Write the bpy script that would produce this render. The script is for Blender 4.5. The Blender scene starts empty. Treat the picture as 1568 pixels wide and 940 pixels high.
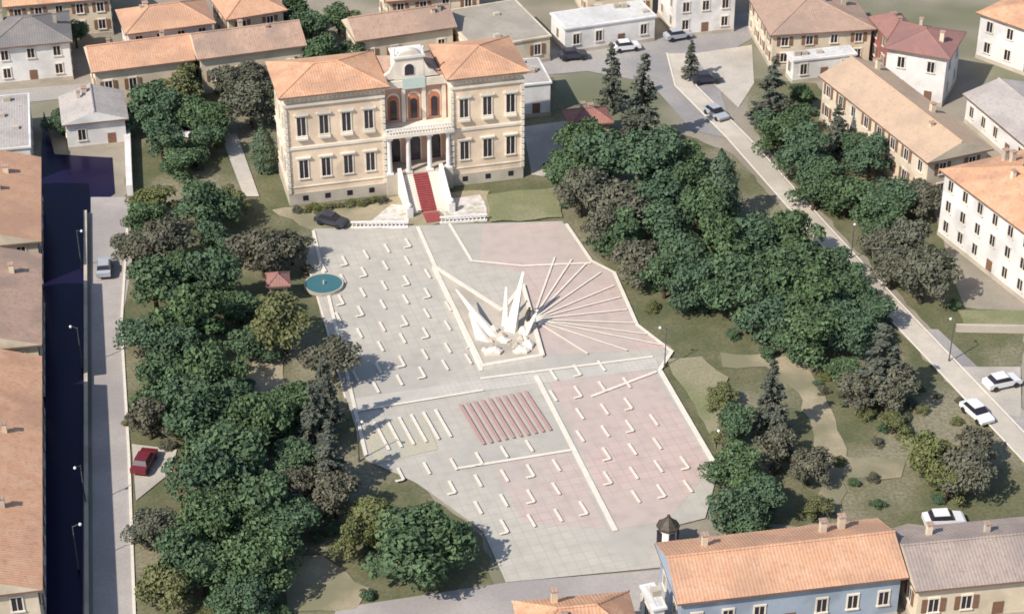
import bpy, math, random
from mathutils import Vector
random.seed(7)
sc=bpy.context.scene
sc.view_settings.view_transform='Standard'; sc.view_settings.look='None'; sc.view_settings.exposure=0
# ============ SITE PLAN (metres: x east, y north) ============
def L2(s): return [tuple(float(v) for v in q.split()) for q in s.split(',')]
TREE_PLAN={
'b':"-46 225 23,-39 226 35,-37 219 24,-42 206 33,-35 207 35,-42 197 32,-36 198 37,-38 186 35,-33 187 35,-33 179 34,-27 178 37,-24 183 27,-28 172 38,-23 174 29,-31 168 35,-25 164 38,-31 162 32,-30 155 33,-25 155 36,-22 162 26,-27 150 26,-10 158 42,-8 159 29,-50 254 31,-43 252 35,-47 245 30,-44 241 24,-41 252 25,-62 253 23,-68 277 21,-65 281 21,-70 273 19,-27 270 31,-31 270 23,-23 272 25,-30 281 32,-26 286 28,-33 287 28,35 253 22,9 243 30,12 237 40,18 237 40,23 239 33,19 227 35,23 232 29,20 213 37,25 215 37,30 217 38,34 218 33,36 212 34,26 206 38,31 206 38,21 207 28,35 203 36,40 206 30,34 197 32,39 197 27,29 200 32,36 247 27,39 240 33,41 260 20,47 239 30,43 230 36,39 231 31,49 230 32,46 226 32,24 180 24,23 172 28,23 165 29,26 166 28,-40 213 28,-32 204 27,-30 196 27,-38 194 30,-36 184 29,-30 182 30,-31 174 29,-25 180 27,-28 164 30,-33 157 27,-25 152 25,-41 246 25,-47 251 29,-35 258 24,7 237 31,19 222 30,14 220 30,24 224 30,18 210 27,29 212 32,33 206 33,39 213 27,37 201 29,32 196 27,42 203 23,41 238 29,46 245 25,47 224 28,39 252 23,24 163 22,25 169 23,37 192 19",
'o':"-36 230 24,-26 198 35,-29 205 22,-34 153 27,-14 163 28,-16 161 21,-47 260 33,23 187 17,31 167 15,41 182 16,44 174 29,-46 230 25,-46 265 24,23 180 15,45 170 20",
'g':"-47 218 26,-43 216 31,-30 215 34,-27 218 23,-20 192 27,-39 181 28,-18 167 24,-36 163 24,-38 265 28,-36 255 31,9 230 30,14 227 39,11 221 26,15 213 30,52 230 27,48 216 36,49 209 32,45 217 24,28 176 24,31 173 23,38 187 23,42 187 26,47 171 29,49 176 22,-40 263 24,-22 169 24,46 212 27",
'k':"-20 182 24,-19 172 24,-21 178 21,-19 170 21,14 261 22,17 249 31,26 270 14,36 256 26,44 247 23,28 181 23,41 188 31",
'c':"-33 242 18,27 228 24"}
PATCH=[
('park_lawn','parkgrass',"-50 232,-27 229,-25 219,-22 204,-18 188,-16 178,-10 173,-3 164,-1 152,-37 150"),
('villa_garden','parkgrass',"-55 271,-35 273,6 271,8 254,6 228,-25 226,-50 232"),
('park_lawn','parkgrass',"6 228,1 237,6 256,23 254,30 247,37 225,45 203,55 177,55 166,21 166,21 178,17 194,19 198,15 204,12 216"),
('park_lawn','parkgrass',"33 271,44 269,55 237,54 208,61 207,56 185,48 207,34 249"),
('canal','water',"-66 260,-62 247,-54 246,-52 236,-55 230,-41 150,-32 100,-37 100,-46.5 150,-58.5 216"),
('canal_road','road',"-55 235,-50 235,-47 219,-46 204,-41 178,-36 150,-27 100,-31 100,-40 150"),
('town_street','street',"-77 266,-55 270,-30 275,-22 279,2 276,8 283,22 285,36 294,39 293,36 284,30 277,30 264,31 251,25 254,20 269,11 273,2 271,-21 274,-55 266,-76 261"),
('forecourt','pale_pave',"27 279,36 282,35 269,32 261,29 269"),
('park_road','street',"47 203,50 203,59 180,62 165,57 165,54 179"),
('bottom_street','road',"-17 153,0 157,16 159,18 140,-18 140"),
('gravel_yard','tanpave',"-22 161,-19 161,-14 156,-15 153,-22 152"),
('gravel_path','tanpave',"-30 197,-27 197,-25 190,-30 189"),
('gravel_path','tanpave',"24 198,34 197,35 188,36 179,34 168,32 168,33 178,32 190,29 195,24 195"),
('gravel_path','tanpave',"35 178,42 177,41 174,35 174"),
('gravel_yard','pale_pave',"49 195,58 195,56 185,53 186"),
('gravel_yard','pale_pave',"-41 180,-36 179,-36 175,-39 170"),
('side_yard','pale_pave',"1.5 255,8.5 257,9.5 247,6 240,2.6 241"),
('villa_forecourt','tanpave',"-31 231.4,-20 234,-12 236,-3 236.5,-3 229,-13 227,-25.4 226.2"),
('garden_path','pale_pave',"-40 252,-38 253,-33 235,-35 235"),
('piazza_paving','plaza',"-25.2 226.5,6.4 228.5,9.8 218.7,12.5 215.6,14.7 203.7,18.5 198.1,16.8 194,21.9 175.4,19.8 167,15.7 165.4,16.1 159.3,-.6 156.8,-2.9 164.8,-9.9 172.9,-15.6 177.1,-18.5 188.8,-21.8 203.7,-25.4 218.7"),
('rose_paving','pink',"-3.7 227.5,5.9 228.2,9.8 218.4,12.3 215,14.4 203.7,18 198.6,3.6 197.3,1.3 215.9,-4 218.1"),
('rose_paving','pink',"4 192.7,16 194,21.1 175.6,15.8 166.4,10.7 165.2"),
('rose_paving','pink2',"-2.2 176.8,6.2 178.4,9.7 165.2,1.1 166.2"),
('cross_band','palegrey',"-17.8 188.5,-3.2 192.4,16.5 197,16.7 194.6,-2.9 190.1,-17.2 186"),
('yellow_paving','yellowpave',"-16.3 183.1,-9.6 185,-7.9 178.9,-14.5 176.3"),
('flower_bed','flowers',"-19.1 227.1,-15.6 232.8,-12.9 232.3,-13.2 226.5"),
('flower_bed','flowers',"-9.8 233.3,-4.2 235.4,-3.3 229.4,-8.7 228.2"),
('villa_lawn','lawn',"-3.3 235.4,6.1 237.6,6.5 229.4,-2.8 228.2"),
('side_lawn','lawn',"17.8 196.5,21.8 197,24.5 192.7,21.8 178.9"),
('side_lawn','lawn',"53 207,64 207,63 202,53 203")]
STR=[('w',.5,"-12 226.9,-3.5 194"),('w',.4,"-8 227.7,-5 218.4,1.3 217.2,9.8 217.9"),('w',.6,"2.7 193,10.5 164.8"),
('w',.6,"16.8 194,21.7 175.4"),('w',.45,"6.9 227.6,9.8 218.4,12.5 215.6,14.7 203.7,18.4 198,16.7 194"),('w',.4,"-3.6 192.4,16.2 196.9"),('w',.35,"-17.2 186,-3.2 190.1"),
('w',.4,"-5.8 175.4,6.4 178.7"),('w',.4,"-25.2 225.9,-15.6 177.7"),('w',.4,"8.8 188.8,16.4 193.8"),('p',2.6,"24.5 278.6,25 267.5,31 251.2,38.7 226.9,46 205.1,56.4 175.2,62 158")]
for q in "5.3 219.2,7.4 218.7,9.1 217.6,10.9 215.6,12.4 212.5,13 209.8,13.7 207,14.5 204,15.7 201.6,17.5 199.2,13.3 198.1,8.7 197.4".split(','):
    STR.append(('w',.24,"2.4 204.8,"+q))
CARS=[(44,166,5,'white'),(-44,253,60,'white'),(-23,227.6,-25,'dark'),(28,269,10,'dark'),(-39,176,80,'red'),(25,284,20,'silver'),(17,280,15,'white'),(-50,216,98,'silver'),(9,277,10,'dark'),(28.5,258,-60,'silver'),(51,185,-65,'white'),(55,191,20,'white'),(-46,271,8,'white')]
LAMPS=L2("-53 217,-49 195,-44 169,-43 159,17.4 195,22.3 175,-16.3 177,42 219,50 196")
cw,sw=12.8,2.5
def canal_house(x,y): return (x-.4-cw,y-sw,x-.4,y)
BLD=[
('row_house',*canal_house(-56,212.9),6,22,'gable',2,'cream','orange',2),
('row_house',*canal_house(-51.1,188.7),7,20,'gable',2,'cream','brown',2),
('terraced_house',*canal_house(-43,147.2),7,40,'gable',2.2,'cream','orange',2),
('flat_roof_building',-74.4,236.5,-62.6,239,5,17,'flat',0,'white','pale',1),
('stucco_house',-74.8,267.2,-63,269.9,6,11,'hip',2,'white','grey',2),
('terraced_house',-59,261.6,-44.9,265.9,5,9,'gable',2,'cream','orange',1),
('terraced_house',-44.5,264.8,-29.4,269.6,5.5,9,'gable',2,'cream','brown',1),
('stucco_house',-55.9,272.2,-43.2,276.3,6,9,'hip',2,'white','orange',2),
('stucco_house',-75.6,281.9,-59.7,285.3,6,11,'gable',2,'cream','orange',2),
('stucco_house',-41.9,277.2,-33.2,280.9,6,10,'hip',2,'cream','orange',2),
('terraced_house',-22.6,272,-8,277.1,5,8,'gable',2,'cream','brown',1),
('stucco_house',-18.8,283.9,-4.3,287.2,6,11,'gable',2,'cream','orange',2),
('warehouse',-5.8,271.2,6.3,276.1,4,15,'flat',0,'cream','tan',1),
('market_hall',7.5,278,22.1,283.1,4,7,'flat',0,'white','white',1),
('apartment_block',24.2,284,34.3,286.4,9,10,'hip',2,'white','orange',3),
('apartment_block',11.1,290.2,22.3,292.6,8,10,'hip',2,'cream','brown',3),
('terraced_house',37.4,273,53.1,275.2,5.5,15,'hip',2.2,'cream','brown',2),
('shop_pavilion',40.1,268.2,50.4,270.8,3.5,3.8,'flat',0,'white','white',1),
('red_house',53.9,270.5,59,271.5,6,8,'hip',1.6,'red','redroof',2),
('white_villa',52.2,264.4,61,260.6,7.5,10,'hip',1.8,'white','redroof',2),
('long_tiled_house',42.3,257.6,53,231.9,6.5,10,'gable',2,'cream','peach',2),
('white_house',53.1,225.5,61.2,207.8,9,14,'hip',2.2,'white','orange',3),
('tiled_house',62.4,257,70,234.8,4,11,'gable',1.5,'white','pale',1),
('stucco_house',67.9,277.7,78.5,266.8,7,15,'hip',2.4,'white','orange',2),
('tiled_house',15.4,147.5,37.6,151.4,5,9.3,'gable',1.9,'blue','orange',1),
('tiled_house',38,149.8,52,151.9,4.6,9.5,'gable',1.8,'cream','greybrown',1),
('tiled_house',1,140.5,12,142,5,7.5,'hip',1.9,'cream','orange',1),
('garage',12.9,147.4,15,148,4,4.5,'flat',0,'white','white',1),
('garden_kiosk',-29.2,207.9,-26.3,208.3,2.6,3.2,'hip',.9,'cream','redroof',1),
('garden_kiosk',7.8,249,13.9,250.2,3,5,'hip',1.3,'cream','redroof',1),
('flat_roof_building',1,257.2,6,258.3,5,9,'flat',0,'white','pale',1),
('tiled_house',-60.6,247.3,-51.9,249.4,4,9,'gable',1.5,'white','pale',1)]
rt=random.Random(21)
for i in range(22):
    x=-105+i*9.8; y=303+rt.uniform(0,9); a=rt.uniform(-.15,.25); w=rt.uniform(8,12)
    BLD.append(('stucco_house',x,y,x+w*math.cos(a),y+w*math.sin(a),rt.uniform(5,8),rt.uniform(8,11),rt.choice(['hip','gable']),2,rt.choice(['cream','white']),rt.choice(['orange','brown','orange','peach']),2))
for x,y in ((82,240),(84,215),(72,190),(74,165),(-92,230),(-88,205),(-84,180),(-80,158),(66,142),(-62,120),(0,118),(22,122),(45,125)):
    BLD.append(('stucco_house',x,y,x+11,y+2,6,10,'hip',2,'cream',rt.choice(['orange','brown']),2))

# ============ materials ============
def newmat(n):
    m=bpy.data.materials.new(n); m.use_nodes=True; nt=m.node_tree
    return m,nt,nt.nodes['Principled BSDF']
def mixn(nt,f,a,b):
    n=nt.nodes.new('ShaderNodeMix'); n.data_type='RGBA'
    for i,v in ((0,f),(6,a),(7,b)):
        if hasattr(v,'links'): nt.links.new(v,n.inputs[i])
        else: n.inputs[i].default_value=v if i==0 else (*v,1)
    return n.outputs[2]
def noise(nt,vec,s,det=4,lo=.35,hi=.65):
    n=nt.nodes.new('ShaderNodeTexNoise'); n.inputs['Scale'].default_value=s; n.inputs['Detail'].default_value=det
    nt.links.new(vec,n.inputs['Vector'])
    r=nt.nodes.new('ShaderNodeMapRange'); r.inputs[1].default_value=lo; r.inputs[2].default_value=hi
    nt.links.new(n.outputs[0],r.inputs[0]); return r.outputs[0]
def scal(nt,s,k):
    mf=nt.nodes.new('ShaderNodeMath'); mf.operation='MULTIPLY'; mf.inputs[1].default_value=k; nt.links.new(s,mf.inputs[0]); return mf.outputs[0]
def M(name,c1,c2,s=1.0,c3=None,big=.04,rough=.9,tile=None,fine=.25):
    m,nt,b=newmat(name)
    g=nt.nodes.new('ShaderNodeNewGeometry'); tc=nt.nodes.new('ShaderNodeTexCoord'); pos=g.outputs['Position']
    col=mixn(nt,noise(nt,pos,s),c1,c2)
    if c3: col=mixn(nt,noise(nt,pos,big,3,.48,.62),col,c3)
    d=tuple(v*.55 for v in c1)
    col=mixn(nt,scal(nt,noise(nt,pos,s*5+1.5,3),fine),col,d)
    if tile:
        w=nt.nodes.new('ShaderNodeTexWave'); w.bands_direction=tile; w.inputs['Scale'].default_value=.9; w.inputs['Distortion'].default_value=1.2; w.inputs['Detail Scale'].default_value=3
        nt.links.new(tc.outputs['Object'],w.inputs['Vector'])
        col=mixn(nt,scal(nt,w.outputs[1],.22),col,d)
        bp=nt.nodes.new('ShaderNodeBump'); bp.inputs['Distance'].default_value=.06; bp.inputs['Strength'].default_value=.35
        nt.links.new(w.outputs[1],bp.inputs['Height']); nt.links.new(bp.outputs[0],b.inputs['Normal'])
        # weathered streaks and replaced tiles
        col=mixn(nt,scal(nt,noise(nt,tc.outputs['Object'],2.2,5,.52,.72),.5),col,tuple(v*.5+.02 for v in c3))
        oi=nt.nodes.new('ShaderNodeObjectInfo'); col=mixn(nt,scal(nt,oi.outputs['Random'],.45),col,tuple(v*.72+.05 for v in c3))
    nt.links.new(col,b.inputs['Base Color']); b.inputs['Roughness'].default_value=rough
    b.inputs['Specular IOR Level'].default_value=.2
    return m
def pave(name,c1,c2,c3,size=1.2):
    m,nt,b=newmat(name)
    g=nt.nodes.new('ShaderNodeNewGeometry'); mp=nt.nodes.new('ShaderNodeMapping'); mp.inputs['Rotation'].default_value=(0,0,math.radians(-17))
    nt.links.new(g.outputs['Position'],mp.inputs[0])
    br=nt.nodes.new('ShaderNodeTexBrick'); br.inputs['Scale'].default_value=1; br.inputs['Brick Width'].default_value=size; br.inputs['Row Height'].default_value=size; br.inputs['Mortar Size'].default_value=.05; br.offset=0
    br.inputs['Color1'].default_value=(*c1,1); br.inputs['Color2'].default_value=(*c2,1); br.inputs['Mortar'].default_value=(*[v*.86 for v in c1],1)
    nt.links.new(mp.outputs[0],br.inputs['Vector'])
    col=mixn(nt,noise(nt,g.outputs['Position'],.07,5,.42,.62),br.outputs[0],c3)
    col=mixn(nt,scal(nt,noise(nt,g.outputs['Position'],.6,6,.45,.75),.3),col,tuple(v*.55 for v in c1))
    nt.links.new(col,b.inputs['Base Color']); b.inputs['Roughness'].default_value=.85
    return m
MT={}
MT['ground']=M('ground_mat',(.36,.31,.25),(.27,.24,.19),.15,(.16,.17,.10),.03)
MT['parkgrass']=M('park_grass_mat',(.12,.13,.065),(.19,.175,.10),.25,(.29,.255,.175),.07,fine=.5)
MT['lawn']=M('lawn_mat',(.21,.225,.115),(.26,.255,.14),.4,(.33,.29,.19),.1,fine=.4)
MT['flowers']=M('flower_mat',(.44,.42,.30),(.82,.75,.72),1.6,(.76,.66,.64),.5,fine=.3)
MT['road']=M('road_mat',(.41,.37,.34),(.46,.41,.38),.4,(.35,.315,.30),.06)
MT['street']=M('street_mat',(.29,.27,.265),(.34,.32,.305),.3,(.40,.37,.34),.05)
MT['path']=M('path_mat',(.62,.55,.46),(.54,.48,.40),.6,(.47,.42,.35),.08)
MT['pale_pave']=M('pale_pave_mat',(.50,.45,.385),(.57,.51,.44),.4,(.40,.365,.315),.08)
MT['tanpave']=M('gravel_mat',(.42,.35,.24),(.35,.30,.20),.4,(.22,.21,.13),.1,fine=.4)
MT['yellowpave']=M('yellow_paving_mat',(.52,.47,.35),(.47,.43,.33),.5,(.46,.44,.38),.2)
MT['plaza']=pave('plaza_grey_mat',(.49,.45,.385),(.52,.475,.405),(.43,.40,.35))
MT['palegrey']=pave('plaza_band_mat',(.55,.51,.445),(.57,.53,.465),(.50,.465,.41),.6)
MT['pink']=pave('plaza_rose_mat',(.53,.405,.36),(.56,.425,.375),(.49,.405,.355))
MT['pink2']=pave('plaza_rose_pale_mat',(.52,.41,.365),(.54,.43,.38),(.47,.405,.355))
MT['roseline']=M('rose_line_mat',(.50,.31,.28),(.46,.29,.26),1.5)
MT['whitestone']=M('white_stone_mat',(.80,.73,.62),(.72,.65,.55),1.5,None)
m,nt,b=newmat('canal_water'); b.inputs['Base Color'].default_value=(.012,.008,.035,1); b.inputs['Roughness'].default_value=.25; b.inputs['Specular IOR Level'].default_value=.15; MT['water']=m
m,nt,b=newmat('pool_water'); b.inputs['Base Color'].default_value=(.04,.15,.18,1); b.inputs['Roughness'].default_value=.2; MT['pool']=m
def roof(n,c1,c2,c3): MT[n]=M(n+'_tile_x',c1,c2,.7,c3,.2,tile='X'); MT[n+'Y']=M(n+'_tile_y',c1,c2,.7,c3,.2,tile='Y')
roof('orange',(.70,.37,.21),(.78,.47,.30),(.54,.31,.20))
roof('peach',(.70,.49,.33),(.64,.44,.29),(.52,.37,.26))
roof('brown',(.50,.32,.23),(.58,.39,.29),(.38,.27,.21))
roof('greybrown',(.42,.33,.28),(.48,.38,.32),(.33,.27,.24))
roof('redroof',(.38,.17,.14),(.44,.22,.17),(.32,.17,.15))
roof('grey',(.26,.24,.22),(.33,.29,.26),(.22,.2,.19))
roof('pale',(.56,.50,.45),(.50,.45,.41),(.43,.38,.35))
roof('tan',(.50,.44,.36),(.44,.39,.32),(.38,.34,.28))
roof('white',(.78,.76,.72),(.7,.68,.65),(.62,.6,.57))
def wl(n,c,sp=.15): MT['w_'+n]=M(n+'_wall',c,tuple(v*.88 for v in c),.4,tuple(v*.75 for v in c),.25,fine=sp)
wl('cream',(.76,.64,.48)); wl('white',(.84,.80,.76)); wl('red',(.4,.16,.14)); wl('blue',(.38,.44,.52)); wl('villa',(.88,.69,.51),.1); wl('rose',(.66,.40,.30)); wl('plinth',(.56,.49,.40)); wl('trim',(.86,.77,.65)); wl('eave',(.25,.15,.11))
m,nt,b=newmat('window_glass'); b.inputs['Base Color'].default_value=(.03,.025,.035,1); b.inputs['Roughness'].default_value=.2; MT['glass']=m
MT['shutter']=M('shutter_mat',(.26,.14,.09),(.2,.12,.08),2)
MT['curtain']=M('window_arch_red',(.52,.23,.13),(.45,.18,.10),2)
MT['carpet']=M('red_carpet_mat',(.34,.08,.08),(.28,.065,.065),2)
MT['teal']=M('faded_banner_mat',(.5,.62,.56),(.55,.64,.6),2)
MT['bark']=M('bark_mat',(.10,.075,.055),(.06,.045,.035),3)
MT['bronze']=M('bronze_mat',(.10,.08,.06),(.06,.05,.04),3,rough=.5)
MT['metal']=M('lamp_metal',(.12,.13,.13),(.08,.09,.09),3,rough=.5)
for n,c in (('car_white',(.75,.75,.74)),('car_dark',(.04,.045,.06)),('car_red',(.16,.02,.03)),('car_silver',(.4,.42,.45)),('tyre',(.02,.02,.02)),('globe',(.8,.8,.76))):
    m,nt,b=newmat(n); b.inputs['Base Color'].default_value=(*c,1); b.inputs['Roughness'].default_value=.35; MT[n]=m
def leafmat(n,dark,light,alt):
    m,nt,b=newmat(n); g=nt.nodes.new('ShaderNodeNewGeometry'); oi=nt.nodes.new('ShaderNodeObjectInfo')
    col=mixn(nt,g.outputs['Random Per Island'],dark,light)
    col=mixn(nt,scal(nt,noise(nt,g.outputs['Position'],.35,2),.5),col,tuple(v*.6 for v in dark))
    col=mixn(nt,scal(nt,oi.outputs['Random'],.8),col,alt)
    nt.links.new(col,b.inputs['Base Color']); b.inputs['Roughness'].default_value=.8; b.inputs['Specular IOR Level'].default_value=.15
    return m
LEAF={'b':leafmat('leaf_green',(.06,.10,.045),(.16,.23,.105),(.085,.135,.085)),'o':leafmat('leaf_olive',(.11,.13,.045),(.24,.25,.10),(.16,.165,.08)),
'g':leafmat('leaf_grey',(.10,.10,.068),(.22,.20,.145),(.135,.14,.10)),'k':leafmat('needle',(.075,.088,.065),(.165,.17,.13),(.11,.12,.095)),'c':leafmat('cypress_leaf',(.07,.11,.065),(.15,.20,.12),(.10,.14,.09))}
# ============ mesh builder ============
class MB:
    def __init__(s): s.v=[];s.f=[];s.m=[];s.mats=[]
    def mi(s,k):
        if k not in s.mats: s.mats.append(k)
        return s.mats.index(k)
    def poly(s,pts,k):
        n=len(s.v); s.v+= [tuple(p) for p in pts]; s.f.append(tuple(range(n,n+len(pts)))); s.m.append(s.mi(k))
    def box(s,x0,x1,y0,y1,z0,z1,k):
        n=len(s.v); s.v+=[(x0,y0,z0),(x1,y0,z0),(x1,y1,z0),(x0,y1,z0),(x0,y0,z1),(x1,y0,z1),(x1,y1,z1),(x0,y1,z1)]
        for q in ((0,3,2,1),(4,5,6,7),(0,1,5,4),(1,2,6,5),(2,3,7,6),(3,0,4,7)): s.f.append(tuple(n+i for i in q)); s.m.append(s.mi(k))
    def prism(s,pts,z0,z1,k):
        n=len(pts); s.poly([(x,y,z1) for x,y in pts],k)
        for i in range(n):
            a=pts[i];c=pts[(i+1)%n]; s.poly([(a[0],a[1],z0),(c[0],c[1],z0),(c[0],c[1],z1),(a[0],a[1],z1)],k)
    def cyl(s,p,q,r0,r1,k,n=10):
        p=Vector(p);q=Vector(q);d=(q-p).normalized(); a=d.orthogonal().normalized(); b=d.cross(a)
        A=[p+(a*math.cos(t)+b*math.sin(t))*r0 for t in [2*math.pi*i/n for i in range(n)]]
        B=[q+(a*math.cos(t)+b*math.sin(t))*r1 for t in [2*math.pi*i/n for i in range(n)]]
        for i in range(n): s.poly([A[i],A[(i+1)%n],B[(i+1)%n],B[i]],k)
        s.poly(B,k); s.poly(A[::-1],k)
    def ball(s,c,r,k,n=8,sz=1,jit=0):
        rows=[]
        for i in range(n//2+1):
            t=math.pi*i/(n//2); row=[]
            for j in range(n):
                u=2*math.pi*j/n; q=1+random.uniform(-jit,jit)
                row.append((c[0]+r*q*math.sin(t)*math.cos(u),c[1]+r*q*math.sin(t)*math.sin(u),c[2]+r*sz*math.cos(t)))
            rows.append(row)
        for i in range(n//2):
            for j in range(n): s.poly([rows[i][j],rows[i+1][j],rows[i+1][(j+1)%n],rows[i][(j+1)%n]],k)
    def done(s,name,parent=None,loc=None,rot=None):
        me=bpy.data.meshes.new(name); me.from_pydata(s.v,[],s.f)
        for k in s.mats: me.materials.append(MT[k])
        me.polygons.foreach_set('material_index',s.m); me.update()
        o=bpy.data.objects.new(name,me); sc.collection.objects.link(o)
        if parent: o.parent=parent
        if loc: o.location=loc
        if rot is not None: o.rotation_euler[2]=rot
        return o
def empty(name,loc,rot=0):
    e=bpy.data.objects.new(name,None); sc.collection.objects.link(e); e.location=loc; e.rotation_euler[2]=rot; return e
def inside(p,poly):
    c=False
    for i in range(len(poly)):
        a=poly[i];b=poly[i-1]
        if (a[1]>p[1])!=(b[1]>p[1]) and p[0]<(b[0]-a[0])*(p[1]-a[1])/(b[1]-a[1])+a[0]: c=not c
    return c
# ============ ground ============
g=MB(); g.poly([(-2500,-1500,0),(2500,-1500,0),(2500,4000,0),(-2500,4000,0)],'ground'); g.done('ground')
def rough_edge(ps,amp):
    out=[]
    for i in range(len(ps)):
        a=Vector(ps[i]);c=Vector(ps[(i+1)%len(ps)]); L=(c-a).length; n=max(1,int(L/1.6)); d=(c-a)/L; nn=Vector((-d.y,d.x))
        for j in range(n): out.append(tuple(a+d*L*j/n+(nn*random.uniform(-amp,amp) if j else Vector((0,0)))))
    return out
z=.02; PLAZA=None
for n,mk,ps in PATCH:
    ps=L2(ps)
    if n=='piazza_paving': PLAZA=ps
    if mk in ('parkgrass','tanpave','lawn','flowers'): ps=rough_edge(ps,.4)
    b=MB(); b.poly([(x,y,z) for x,y in ps],mk); b.done(n); z+=.008
def strip(b,ps,w,z,k):
    ps=[Vector(p) for p in ps]; L=[];R=[]
    for i,p in enumerate(ps):
        d0=(p-ps[i-1]).normalized() if i else (ps[1]-p).normalized()
        d1=(ps[i+1]-p).normalized() if i<len(ps)-1 else d0
        d=(d0+d1).normalized(); n=Vector((-d.y,d.x)); n0=Vector((-d0.y,d0.x)); s=w/2/max(.5,n.dot(n0))
        L.append(p+n*s);R.append(p-n*s)
    for i in range(len(ps)-1): b.poly([(*R[i],z),(*R[i+1],z),(*L[i+1],z),(*L[i],z)],k)
mk=MB(); z0=z+.01
for i,(k,w,ps) in enumerate(STR):
    if k=='p':
        pt=MB(); strip(pt,L2(ps),w,z0,'path'); pt.done('footpath')
        kb=MB(); q=L2(ps)
        for s in (-1,1): strip(kb,[(x+s*(w/2+.2),y) for x,y in q],.25,z0+.1,'whitestone')
        kb.done('kerb')
    else: strip(mk,L2(ps),w,z0+.004*i,'whitestone')
A0=Vector((-12,226.9)); A1=Vector((10.4,164.8)); U=(A1-A0).normalized(); V=Vector((-U.y,U.x))
if V.x<0: V=-V
zd=z0+.004*len(STR)+.01
def dash(u,v,l=2.2,w=.34,hook=True):
    c=A0+U*u+V*v; e=c+U*l
    if not (inside(c-V*.8,PLAZA) and inside(e+V*.8,PLAZA)): return
    strip(mk,[c,e],w,zd,'whitestone')
    if hook: strip(mk,[e,e-V*.9],w*.9,zd+.004,'whitestone')
for i,u in enumerate([2.5,6.5,10.5,14.5,18.5,22.5,26.5,30]):
    for j in range(6):
        v=-2.4-j*2.9-(1.4 if i%2 else 0)
        if v>-17: dash(u+j*.5+random.uniform(-.2,.2),v,hook=(i+j)%3==0)
for i,u in enumerate([36.5,40.5,44.5,48.5,52.5,56.5,60.5]):
    for j in range(13):
        v=-19+j*2.9+(1.4 if i%2 else 0)
        if abs(v)<1.2 or abs(v-1.6)<.9 or v>12.5: continue
        if v<0 and i<3: continue
        dash(u+random.uniform(-.2,.2),v,hook=(i+j)%3==0)
for j in range(10):
    c=A0+U*39.5+V*(-7.6+j*.85); strip(mk,[c,c+U*8],.4,zd+.008,'roseline')
for j in range(6):
    c=A0+U*39.5+V*(-17.5+j*1.4); strip(mk,[c,c+U*5.5],.36,zd+.008,'whitestone')
mk.done('paving_lines')
def wall(name,ps,w,h,k,z0=0):
    b=MB()
    for i in range(len(ps)-1):
        a=Vector(ps[i]);c=Vector(ps[i+1]); d=(c-a).normalized(); n=Vector((-d.y,d.x))*w/2
        b.prism([a-n,c-n,c+n,a+n],z0,h+i*.003,k)
    return b.done(name)
wall('canal_parapet',[(-54.8,230.2),(-40.6,150.3),(-31.7,100)],.4,.8,'w_plinth')
wall('garden_wall',[(-53,253),(-49.9,235.4)],.8,1.6,'w_white')
wall('kerb',[(-49.5,231.3),(-46,204),(-41,178),(-36,150)],.3,.15,'whitestone')
wall('kerb',[(-25.4,218.7),(-21.8,203.7),(-18.5,188.8)],.35,.15,'whitestone')
wall('garden_wall',[(52,202.6),(64,202.2)],.4,1.0,'w_plinth')
# ============ buildings ============
def window(b,x,z,w,h,face,off,shut=True):
    def bx(u0,u1,z0,z1,p0,p1,k):
        if face==0: b.box(u0,u1,off-p1,off-p0,z0,z1,k)
        elif face==2: b.box(u0,u1,off+p0,off+p1,z0,z1,k)
        elif face==1: b.box(off+p0,off+p1,u0,u1,z0,z1,k)
        else: b.box(off-p1,off-p0,u0,u1,z0,z1,k)
    bx(x-w/2,x+w/2,z,z+h,-.1,.02,'glass')
    bx(x-w/2-.15,x-w/2,z,z+h,-.05,.09,'w_trim'); bx(x+w/2,x+w/2+.15,z,z+h,-.05,.09,'w_trim')
    bx(x-w/2-.15,x+w/2+.15,z+h,z+h+.2,-.05,.12,'w_trim'); bx(x-w/2-.2,x+w/2+.2,z-.15,z,-.05,.18,'w_trim')
    bx(x-.04,x+.04,z,z+h,0.021,.05,'w_trim')
    if shut:
        bx(x-w/2-.7,x-w/2-.16,z,z+h,.0,.1,'shutter'); bx(x+w/2+.16,x+w/2+.7,z,z+h,.0,.1,'shutter')
def roofmesh(b,x0,x1,y0,y1,z,rh,kind,rk,ov=.55,wk='w_cream'):
    X0,X1,Y0,Y1=x0-ov,x1+ov,y0-ov,y1+ov
    b.box(X0,X1,Y0,Y1,z,z+.22,'w_eave'); z+=.224
    lx=(X1-X0)>=(Y1-Y0); cx,cy=(X0+X1)/2,(Y0+Y1)/2
    ins=min(X1-X0,Y1-Y0)/2 if kind=='hip' else 0
    if lx: r0=(X0+ins,cy,z+rh); r1=(X1-ins,cy,z+rh)
    else: r0=(cx,Y0+ins,z+rh); r1=(cx,Y1-ins,z+rh)
    a,bb,c,d=(X0,Y0,z),(X1,Y0,z),(X1,Y1,z),(X0,Y1,z)
    k=rk if lx else rk+'Y'; ko=(rk+'Y' if lx else rk) if kind=='hip' else wk
    if lx:
        b.poly([a,bb,r1,r0],k); b.poly([c,d,r0,r1],k); b.poly([bb,c,r1],ko); b.poly([d,a,r0],ko)
    else:
        b.poly([bb,c,r1,r0],k); b.poly([d,a,r0,r1],k); b.poly([a,bb,r0],ko); b.poly([c,d,r1],ko)
    b.cyl(r0,(r1[0]+.01,r1[1],r1[2]),.16,.16,rk,6)
    if kind=='hip':
        for p,q in ((a,r0),(bb,r1 if lx else r0),(c,r1),(d,r0 if lx else r1)): b.cyl(p,q,.11,.11,rk,5)
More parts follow.
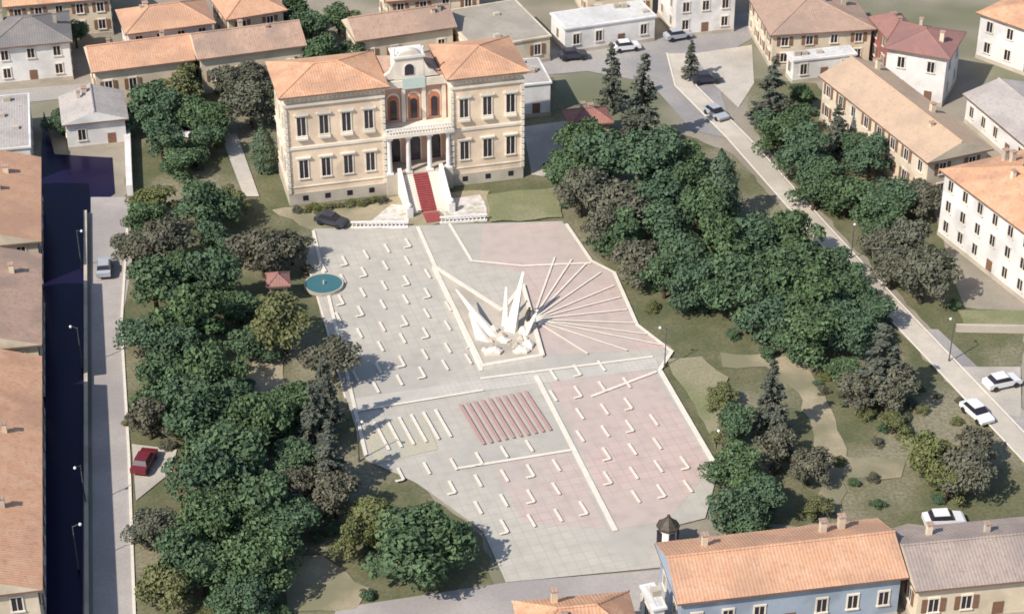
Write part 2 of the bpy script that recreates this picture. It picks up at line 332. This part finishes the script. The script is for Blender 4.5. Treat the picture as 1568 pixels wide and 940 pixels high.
def building(name,x1,y1,x2,y2,h,d,kind,rh,wk,rk,fl):
    rot=math.atan2(y2-y1,x2-x1); w=math.hypot(x2-x1,y2-y1); ov=.55
    e=empty(name,(x1,y1,0),rot)
    x0,xx,y0,yy=ov,w-ov,ov,d-ov
    b=MB(); b.box(x0,xx,y0,yy,0,h-.001,'w_'+wk); b.box(x0-.06,xx+.06,y0-.06,yy+.06,0,.6,'w_plinth'); b.done('walls',e)
    r=MB()
    if kind=='flat':
        r.box(x0-.2,xx+.2,y0-.2,yy+.2,h,h+.25,'w_'+wk); r.box(x0+.15,xx-.15,y0+.15,yy-.15,h+.2,h+.3,rk)
        for i in range(3):
            px=random.uniform(x0+.4,max(x0+.5,xx-1.5)); py=random.uniform(y0+1,yy-1.5) if yy-y0>3 else y0+1
            r.box(px,px+.9,py,py+.7,h+.3,h+.7+i*.13,'w_plinth')
        r.done('roof',e)
    else:
        roofmesh(r,x0,xx,y0,yy,h,rh,kind,rk,ov,'w_'+wk); r.done('roof',e)
        if w>5:
            c=MB()
            for i in range(2+int(w*d/170)):
                px=random.uniform(x0+1,xx-1.5); py=random.uniform(y0+d*.25,y0+d*.7); s=random.uniform(.45,.7)
                zt=h+rh+random.uniform(.2,.7)
                c.box(px,px+s,py,py+s,h,zt,random.choice(['w_cream','w_plinth'])); c.box(px-.08,px+s+.08,py-.08,py+s+.08,zt,zt+.12,'brown')
            c.done('chimneys',e)
    wn=MB(); fh=(h-.4)/fl
    for f in range(fl):
        zb=.4+f*fh+fh*.3; wh=min(1.6,fh*.52)
        for face,lo,hi,off in ((0,x0,xx,y0),(2,x0,xx,yy),(1,y0,yy,xx),(3,y0,yy,x0)):
            n=max(1,int((hi-lo)/3.0)); sp=(hi-lo)/n
            for i in range(n):
                u=lo+sp*(i+.5)
                if f==0 and face==0 and i==n//2:
                    wn.box(u-.55,u+.55,off-.05,off+.1,.0,2.1,'shutter'); continue
                window(wn,u,zb,.95,wh,face,off,wk not in('blue','white') and w>5 and (i+f)%5!=3)
    wn.done('windows',e)
for t in BLD: building(*t)
# ============ villa ============
e=empty('villa',(-28.7,232.8,0),math.radians(14.2)); D=9.5; HH=15.6
b=MB()
for x0,x1,y0,y1,h in ((0,12.6,0,D,HH),(21.6,31,0,D,HH),(12.6,21.6,2.6,D-.4,HH-.3)):
    b.box(x0,x1,y0,y1,0,h,'w_villa' if y0==0 else 'w_rose')
for x0,x1 in ((0,12.6),(21.6,31)):
    b.box(x0-.12,x1+.12,-.12,D+.12,0,1.7,'w_plinth')
    b.box(x0-.15,x1+.15,-.15,D+.15,8.0,8.35,'w_trim'); b.box(x0-.1,x1+.1,-.1,D+.1,2.5,2.65,'w_trim')
    b.box(x0-.25,x1+.25,-.25,D+.25,14.1,14.5,'w_trim'); b.box(x0-.5,x1+.5,-.5,D+.5,15.3,15.55,'w_trim')
    for cx in (x0,x1):
        for i in range(14): b.box(cx-.22,cx+.22,-.2,.25,1.75+i*.87,1.75+i*.87+.67,'w_trim')
    nb=int((x1-x0)/.6)
    for i in range(nb+1): b.box(x0+i*.6,x0+i*.6+.2,-.5,-.02,15.0,15.29,'w_trim')
b.done('walls',e)
r=MB(); roofmesh(r,0,12.6,0,D,HH,1.7,'hip','orange',.8); r.done('left_wing_roof',e)
r=MB(); roofmesh(r,21.6,31,0,D,HH,1.7,'hip','orange',.8); r.done('right_wing_roof',e)
r=MB(); roofmesh(r,13.5,20.7,3.2,D-.5,HH-.3,1.0,'hip','brown',.05); r.done('centre_roof',e)
w=MB()
for xs in ((2.0,4.9,7.8,10.7),(23.2,26.3,29.4)):
    for x in xs:
        window(w,x,3.8,1.1,2.6,0,0,False); window(w,x,9.9,1.1,2.6,0,0,False)
        w.box(x-.95,x+.95,-.3,0,12.75,12.95,'w_trim'); w.box(x-.95,x+.95,-.3,0,6.65,6.85,'w_trim')
        w.poly([(x-.9,-.28,12.96),(x+.9,-.28,12.96),(x,-.28,13.5)],'w_trim')
        w.box(x-.35,x+.35,-.16,.05,.6,1.3,'glass'); w.box(x-.75,x+.75,-.45,0,9.4,9.7,'w_trim')
for y in (2,4.8,7.6):
    for z_ in (3.8,9.9): window(w,y,z_,1.1,2.6,3,0,False); window(w,y,z_,1.1,2.6,1,31,False)
for x in (2,5,8,11,23,26,29): window(w,x,9.9,1.1,2.6,2,D,False)
w.done('windows',e)
c=MB()
def arch(b,x,z,w,h,y,k,fk):
    pts=[(x-w/2,z),(x+w/2,z)]+[(x+w/2*math.cos(t),z+h+w/2*math.sin(t)) for t in [math.pi*i/10 for i in range(11)]]
    for s,yy,kk in ((1.0,y-.1,k),(1.22,y-.05,fk)):
        P2=[(x+(px-x)*s,z+(pz-z)*(1+(s-1)*.4)) for px,pz in pts]
        b.poly([(px,yy,pz) for px,pz in P2],kk)
        for i in range(len(P2)):
            a=P2[i];d=P2[(i+1)%len(P2)]; b.poly([(a[0],yy,a[1]),(d[0],yy,d[1]),(d[0],y+.1,d[1]),(a[0],y+.1,a[1])],kk)
for x in (14.4,17.1,19.8):
    arch(c,x,9.3,1.5,2.8,2.6,'curtain','w_trim'); arch(c,x,9.4,.85,2.4,2.45,'glass','curtain')
    arch(c,x,3.2,1.5,2.8,2.6,'glass','w_trim')
for x in (13.1,15.75,18.45,21.1): c.box(x-.25,x+.25,2.3,2.59,8.95,13.9,'w_trim')
c.box(12.7,21.5,-.6,2.59,0,3.0,'w_plinth'); c.box(12.5,21.7,-.9,2.58,8.4,8.9,'w_trim')
for x in (13.2,15.7,18.5,21.0):
    c.cyl((x,-.2,3.0),(x,-.2,8.0),.33,.27,'w_white',12); c.box(x-.42,x+.42,-.62,.22,3.0,3.25,'w_white'); c.box(x-.42,x+.42,-.62,.22,8.0,8.4,'w_white')
c.box(12.65,21.55,-.85,-.65,9.6,9.75,'w_white')
for i in range(23): c.box(12.75+i*.39,12.9+i*.39,-.82,-.68,8.9,9.6,'w_white')
c.box(12.7,21.5,2.1,2.58,14.0,15.0,'w_trim'); c.box(15.6,18.6,2.0,2.09,13.8,15.3,'teal')
TX=16.6; Z=.5
c.box(TX-1.9,TX+1.9,2.3,5,14.6+Z,17.6+Z,'w_trim'); c.box(TX-2.1,TX+2.1,2.05,5.2,17.6+Z,17.9+Z,'w_white')
arch(c,TX,15.2+Z,1.2,.9,2.3,'glass','w_white')
A=[(TX+1.5*math.cos(math.pi*i/10),17.9+Z+.7*math.sin(math.pi*i/10)) for i in range(11)]
for yy in (2.15,3.2): c.poly([(x,yy,zz) for x,zz in A],'w_trim')
for i in range(10): c.poly([(A[i][0],2.15,A[i][1]),(A[i+1][0],2.15,A[i+1][1]),(A[i+1][0],3.2,A[i+1][1]),(A[i][0],3.2,A[i][1])],'w_trim')
for sx in (-1,1):
    q=[(TX+sx*1.9,14.7+Z),(TX+sx*3.9,14.7+Z),(TX+sx*3.3,15.3+Z),(TX+sx*2.6,15.7+Z),(TX+sx*2.2,16.4+Z),(TX+sx*1.9,17.1+Z)]
    for yy in (2.35,2.9): c.poly([(x,yy,zz) for x,zz in q],'w_trim')
    for i in range(1,5): c.poly([(q[i][0],2.35,q[i][1]),(q[i+1][0],2.35,q[i+1][1]),(q[i+1][0],2.9,q[i+1][1]),(q[i][0],2.9,q[i][1])],'w_trim')
    c.cyl((TX+sx*1.9,2.4,17.9+Z),(TX+sx*1.9,2.4,18.7+Z),.2,.07,'w_white',8); c.ball((TX+sx*1.9,2.4,18.8+Z),.2,'w_white')
c.done('portico',e)
s=MB()
for i in range(18):
    zt=3.0-(i+1)*3.0/18; s.box(14.6,19.6,-.6-(i+1)*.33,-.6-i*.33,0,zt+.001,'w_trim'); s.box(16.1,18.1,-.6-(i+1)*.33-.015,-.6-i*.33-.005,0,zt+.02,'carpet')
s.box(16.1,18.1,-9.0,-6.56,0.2,.26,'carpet')
for x in (14.1,19.6):
    for xx in (x,x+.5): s.poly([(xx,-.6,0),(xx,-6.6,0),(xx,-6.6,1),(xx,-.6,3.9)],'w_white')
    s.poly([(x,-6.6,1),(x+.5,-6.6,1),(x+.5,-.6,3.9),(x,-.6,3.9)],'w_white'); s.box(x-.15,x+.65,-7.2,-6.6,0,1.5,'w_white'); s.ball((x+.25,-6.9,1.8),.35,'w_white')
s.done('staircase',e)
def balustrade(ps):
    b=MB()
    for i in range(len(ps)-1):
        a=Vector(ps[i]);c=Vector(ps[i+1]);d=(c-a);L=d.length;d/=L;n=Vector((-d.y,d.x))*.15
        b.prism([a-n,c-n,c+n,a+n],.9,1.05,'w_white'); b.prism([a-n,c-n,c+n,a+n],0,.3,'w_white')
        for j in range(int(L/.5)):
            q=a+d*(j+.5)*.5; b.cyl((q.x,q.y,.3),(q.x,q.y,.9),.09,.09,'w_white',6)
    b.done('balustrade')
balustrade([(-20.5,226.75),(-13.2,227.0)]); balustrade([(-9.2,228),(-3.2,228.8)])
# ============ monument ============
e=empty('monument',(0,0,0))
ps=[Vector(p) for p in ((-9.6,216.8),(-3.4,194.8),(3.5,197.0),(1.3,212.5),(-1.1,206.6))]
b=MB(); zb=zd+.03; b.poly([(*p,zb) for p in ps],'w_plinth')
for i in range(5):
    p,q=ps[i],ps[(i+1)%5]; d=(q-p).normalized(); n=Vector((-d.y,d.x))*.25; b.prism([p-n,q-n,q+n,p+n],0,.5+i*.004,'whitestone')
b.done('basin',e)
s=MB()
def blade(tip,b0,b1,thick):
    b0=Vector(b0);b1=Vector(b1);d=(b1-b0).normalized();n=Vector((-d.y,d.x))*thick/2
    A=[(*(b0-n),0),(*(b1-n),0),(*(b1+n),0),(*(b0+n),0)]
    T0=Vector(tip)-Vector((*(d*.12),0)); T1=Vector(tip)+Vector((*(d*.12),0))
    s.poly([A[0],A[1],T1,T0],'whitestone'); s.poly([A[2],A[3],T0,T1],'whitestone'); s.poly([A[1],A[2],T1],'whitestone'); s.poly([A[3],A[0],T0],'whitestone')
blade((-6.6,206.2,3.6),(-2.6,201.0),(-1.0,200.4),.7)
blade((1.3,206.2,6.0),(-.9,202.2),(.4,201.6),.8)
blade((-.7,206.4,3.8),(-1.2,203.0),(-.4,202.6),.4)
blade((-5.0,203.9,1.8),(-3.8,199.6),(-2.0,198.8),.8)
blade((3.0,203.6,2.4),(.9,201.2),(1.6,200.6),.5)
s.done('blades',e)
s=MB()
for i in range(30):
    px=-.6+random.uniform(-2.8,3.0);py=200.2+random.uniform(-2.8,2.2);r=random.uniform(.3,.8)
    s.ball((px,py,r*.4),r,'whitestone' if i%3 else 'w_plinth',6,random.uniform(.6,1.4),.3)
s.done('rocks',e)
s=MB(); q=(1.9,203.0); s.cyl((*q,0),(*q,1.2),.5,.4,'whitestone',8); s.cyl((q[0]-.14,q[1],1.2),(q[0],q[1],2.0),.13,.17,'bronze',8); s.cyl((q[0]+.25,q[1],1.2),(q[0]+.08,q[1],2.0),.12,.17,'bronze',8); s.cyl((q[0],q[1],1.95),(q[0]+.1,q[1],2.7),.2,.26,'bronze',8); s.cyl((q[0]+.1,q[1],2.7),(q[0]+.12,q[1],2.85),.08,.07,'bronze',6); s.ball((q[0]+.13,q[1],2.98),.16,'bronze'); s.cyl((q[0]+.3,q[1],2.6),(q[0]+1.0,q[1]-.1,3.1),.08,.05,'bronze',6); s.cyl((q[0]-.1,q[1],2.6),(q[0]-.4,q[1]-.2,1.95),.08,.05,'bronze',6); s.done('bronze_figure',e)
b=MB(); n=28
for i in range(n):
    t0=2*math.pi*i/n;t1=2*math.pi*(i+1)/n
    for r0,r1,z0_,z1_ in ((2.4,2.4,0,.4),(2.4,2.25,.4,.4),(2.25,2.25,.4,.3)):
        b.poly([(r0*math.cos(t0),r0*math.sin(t0),z0_),(r0*math.cos(t1),r0*math.sin(t1),z0_),(r1*math.cos(t1),r1*math.sin(t1),z1_),(r1*math.cos(t0),r1*math.sin(t0),z1_)],'w_plinth')
b.poly([(2.3*math.cos(2*math.pi*i/n),2.3*math.sin(2*math.pi*i/n),.35) for i in range(n)],'pool'); b.cyl((0,0,.3),(0,0,.8),.14,.1,'w_plinth')
b.done('fountain',None,(-22.8,212.5,.2))
b=MB(); b.cyl((0,0,0),(0,0,2.5),.9,.9,'w_white',8); b.cyl((0,0,2.5),(0,0,2.7),1.2,1.2,'bronze',8); b.cyl((0,0,2.7),(0,0,3.7),1.1,.15,'bronze',8); b.ball((0,0,3.8),.2,'bronze')
for i in range(0,8,2):
    t=math.pi/8+i*math.pi/4; b.box(math.cos(t)*.9-.3,math.cos(t)*.9+.3,math.sin(t)*.9-.3,math.sin(t)*.9+.3,.9,2.1,'glass')
b.done('news_kiosk',None,(15.6,162.4,.2))
# ============ cars, lamps ============
def car(x,y,a,col):
    e=empty('parked_car',(x,y,.25),math.radians(a)); ck='car_'+col
    prof=[(-2.1,.35),(2.1,.35),(2.15,.7),(1.9,.85),(1.05,.95),(-1.6,1.0),(-2.1,.9)]
    b=MB()
    for s_ in (-.85,.85): b.poly([(px,s_,pz) for px,pz in prof],ck)
    for i in range(len(prof)):
        p,q=prof[i],prof[(i+1)%len(prof)]; b.poly([(p[0],-.85,p[1]),(q[0],-.85,q[1]),(q[0],.85,q[1]),(p[0],.85,p[1])],ck)
    b.done('body',e)
    b=MB(); lo=[(-1.55,-.8),(1.0,-.8),(1.0,.8),(-1.55,.8)]; hi=[(-1.15,-.62),(.35,-.62),(.35,.62),(-1.15,.62)]
    for i in range(4): b.poly([(*lo[i],.97),(*lo[(i+1)%4],.97),(*hi[(i+1)%4],1.45),(*hi[i],1.45)],'glass')
    b.prism([(-1.2,-.65),(.4,-.65),(.4,.65),(-1.2,.65)],1.44,1.5,ck); b.done('cabin',e)
    b=MB()
    for wx in (-1.3,1.3):
        for wy in (-.8,.8): b.cyl((wx,wy-.12,.33),(wx,wy+.12,.33),.33,.33,'tyre',12)
    b.done('wheels',e)
for t in CARS: car(*t)
for x,y in LAMPS:
    b=MB(); b.cyl((0,0,0),(0,0,5.4),.08,.05,'metal',8); b.cyl((0,0,0),(0,0,.6),.16,.1,'metal',8); b.cyl((0,0,5.3),(.7,0,5.6),.04,.03,'metal',6); b.ball((.75,0,5.5),.17,'globe'); b.done('street_lamp',None,(x,y,0),random.uniform(0,6))
# ============ trees ============
def rv():
    while True:
        v=Vector((random.uniform(-1,1),random.uniform(-1,1),random.uniform(-1,1)))
        if .05<v.length<1: return v.normalized()
def leaf(V_,F_,p,nrm,s):
    a=nrm.orthogonal().normalized(); b=nrm.cross(a); t=random.uniform(0,6.28)
    u=(a*math.cos(t)+b*math.sin(t))*s; w=(b*math.cos(t)-a*math.sin(t))*s*random.uniform(.5,.9)
    n=len(V_); V_+= [p-u,p-w+nrm*s*.2,p+u,p+w+nrm*s*.2]; F_.append((n,n+1,n+2,n+3))
def treemesh(kind,seed,lk):
    random.seed(seed); tb=MB(); V_=[];F_=[]
    if kind=='round':
        R=4.5; tb.cyl((0,0,0),(0,0,5),.38,.2,'bark',8); lobes=[]
        for i in range(20):
            t=random.uniform(0,6.28); rr=R*random.uniform(.25,.9)*(1 if i else 0); zc=random.uniform(2.6,8.2)
            rr*=1-.45*max(0,(zc-6)/2.5); lobes.append((Vector((rr*math.cos(t),rr*math.sin(t),zc)),random.uniform(.8,1.8)))
        lobes.append((Vector((0,0,6.3)),2.4))
        for c,r in lobes:
            if c.xy.length>1: tb.cyl((0,0,random.uniform(2.2,4)),tuple(c),.14,.04,'bark',5)
            for i in range(int(80*r*r)+20):
                d=rv()
                if d.z<-.3 and random.random()<.6: d.z=-d.z
                p=c+Vector((d.x,d.y,d.z*.85))*r*random.uniform(.65,1.2)
                leaf(V_,F_,p,(d+rv()*.8).normalized(),random.uniform(.15,.4))
    elif kind=='cone':
        tb.cyl((0,0,0),(0,0,12.6),.3,.04,'bark',8)
        for L in range(13):
            z=1.5+L*.9; R=3.1*(1-(z-1.2)/12.2)**.85
            for k in range(9 if L<9 else 6):
                t=random.uniform(0,6.28); Rk=R*random.uniform(.75,1.15)
                tb.cyl((0,0,z),(Rk*math.cos(t)*.9,Rk*math.sin(t)*.9,z-.1*Rk),.06,.02,'bark',4)
                for i in range(int(26*Rk/2)+10):
                    q=random.random()**.6; rr=q*Rk; p=Vector((rr*math.cos(t),rr*math.sin(t),z-.12*rr))+rv()*random.uniform(0,.15+.4*(1-q*.4))
                    leaf(V_,F_,p,(Vector((math.cos(t)*.5,math.sin(t)*.5,1))+rv()*.7).normalized(),random.uniform(.14,.32))
    else:
        tb.cyl((0,0,0),(0,0,9),.25,.05,'bark',8)
        for i in range(2600):
            z=random.uniform(.6,11); q=z/11.2; R=2.4*math.sin(math.pi*min(1,q*.9+.14))**.7*(.85+.15*math.sin(z*3))
            t=random.uniform(0,6.28); d=Vector((math.cos(t),math.sin(t),.4)); rr=R*random.uniform(.7,1.08)*(1+.12*math.sin(3*t+z))
            leaf(V_,F_,Vector((rr*math.cos(t),rr*math.sin(t),z)),(d+rv()*.6).normalized(),random.uniform(.14,.32))
    n0=len(tb.v); me=bpy.data.meshes.new('tree_mesh')
    me.from_pydata([tuple(v) for v in tb.v]+[tuple(v) for v in V_],[],tb.f+[tuple(i+n0 for i in f) for f in F_])
    me.materials.append(MT['bark']); me.materials.append(LEAF[lk])
    me.polygons.foreach_set('material_index',[0]*len(tb.f)+[1]*len(F_)); me.update(); return me
TM={}
for lk in 'bog': TM[lk]=[treemesh('round',i+ord(lk)*3,lk) for i in range(5 if lk=='b' else 3)]
TM['k']=[treemesh('cone',i+50,'k') for i in range(2)]; TM['c']=[treemesh('cyp',70,'c')]
random.seed(3)
NM={'b':'broadleaf_tree','o':'olive_tree','g':'plane_tree','k':'conifer_tree','c':'cypress_tree'}; BR={'b':4.6,'o':4.6,'g':4.6,'k':3.0,'c':2.4}
for k,pl in TREE_PLAN.items():
    for x,y,r in L2(pl):
        r=r/10*(1.1 if k in 'bg' else 1.03)
        o=bpy.data.objects.new(NM[k],random.choice(TM[k])); sc.collection.objects.link(o); o.location=(x+random.uniform(-.3,.3),y+random.uniform(-.3,.3),0); s_=r/BR[k]
        o.scale=(s_*random.uniform(.9,1.2),s_*random.uniform(.9,1.2),s_*random.uniform(.72,1.1)); o.rotation_euler=(random.uniform(-.05,.05),random.uniform(-.05,.05),random.uniform(0,6.28))
random.seed(9)
PARKS=[L2(p[2]) for p in PATCH if p[1]=='parkgrass']
TR=[(x,y,r/10) for k in 'bg' for x,y,r in L2(TREE_PLAN[k])]
cnt=0
def shrub(px,py,s_,ks='bbog'):
    o=bpy.data.objects.new('shrub',random.choice(TM[random.choice(ks)])); sc.collection.objects.link(o)
    o.location=(px,py,-s_*2.2); o.scale=(s_,s_,s_*.8); o.rotation_euler[2]=random.uniform(0,6.28)
while cnt<130:
    x,y,r=random.choice(TR); a=random.uniform(0,6.28); d=r*random.uniform(.8,1.5); px,py=x+d*math.cos(a),y+d*math.sin(a)
    if not any(inside((px,py),q) for q in PARKS) or inside((px,py),PLAZA): continue
    if -30<px<3 and 229<py<252: continue
    shrub(px,py,random.uniform(.14,.3)); cnt+=1
for i in range(14):
    t=i/13; shrub(-27.5+t*11+random.uniform(-.4,.4),231.0+t*2.8+random.uniform(-.5,.3),random.uniform(.12,.2),'oog')
for i in range(26):
    px,py=random.uniform(24,54),random.uniform(168,196)
    if inside((px,py),PARKS[2]): shrub(px,py,random.uniform(.1,.22),'oobg')
# ============ light & camera ============
EL=44; S=Vector((-.74,-.67,math.tan(math.radians(EL)))).normalized()
l=bpy.data.lights.new('sun','SUN'); l.energy=5.0; l.angle=math.radians(.6); l.color=(1,.94,.85)
o=bpy.data.objects.new('sun',l); sc.collection.objects.link(o); o.rotation_euler=S.to_track_quat('Z','Y').to_euler()
wd=bpy.data.worlds.new('World'); sc.world=wd; wd.use_nodes=True; nt=wd.node_tree; bg=nt.nodes['Background']
sk=nt.nodes.new('ShaderNodeTexSky'); sk.sky_type='NISHITA'; sk.sun_disc=False; sk.sun_elevation=math.radians(EL); sk.sun_rotation=math.atan2(-.74,-.67)
nt.links.new(sk.outputs[0],bg.inputs[0]); bg.inputs[1].default_value=.15
cam=bpy.data.cameras.new('camera'); co=bpy.data.objects.new('camera',cam); sc.collection.objects.link(co)
cam.lens=72.2; cam.sensor_width=36; cam.clip_end=6000; co.location=(0,0,130); co.rotation_euler=(math.radians(58),0,0); sc.camera=co
cam.dof.use_dof=True; cam.dof.focus_distance=75; cam.dof.aperture_fstop=1.5
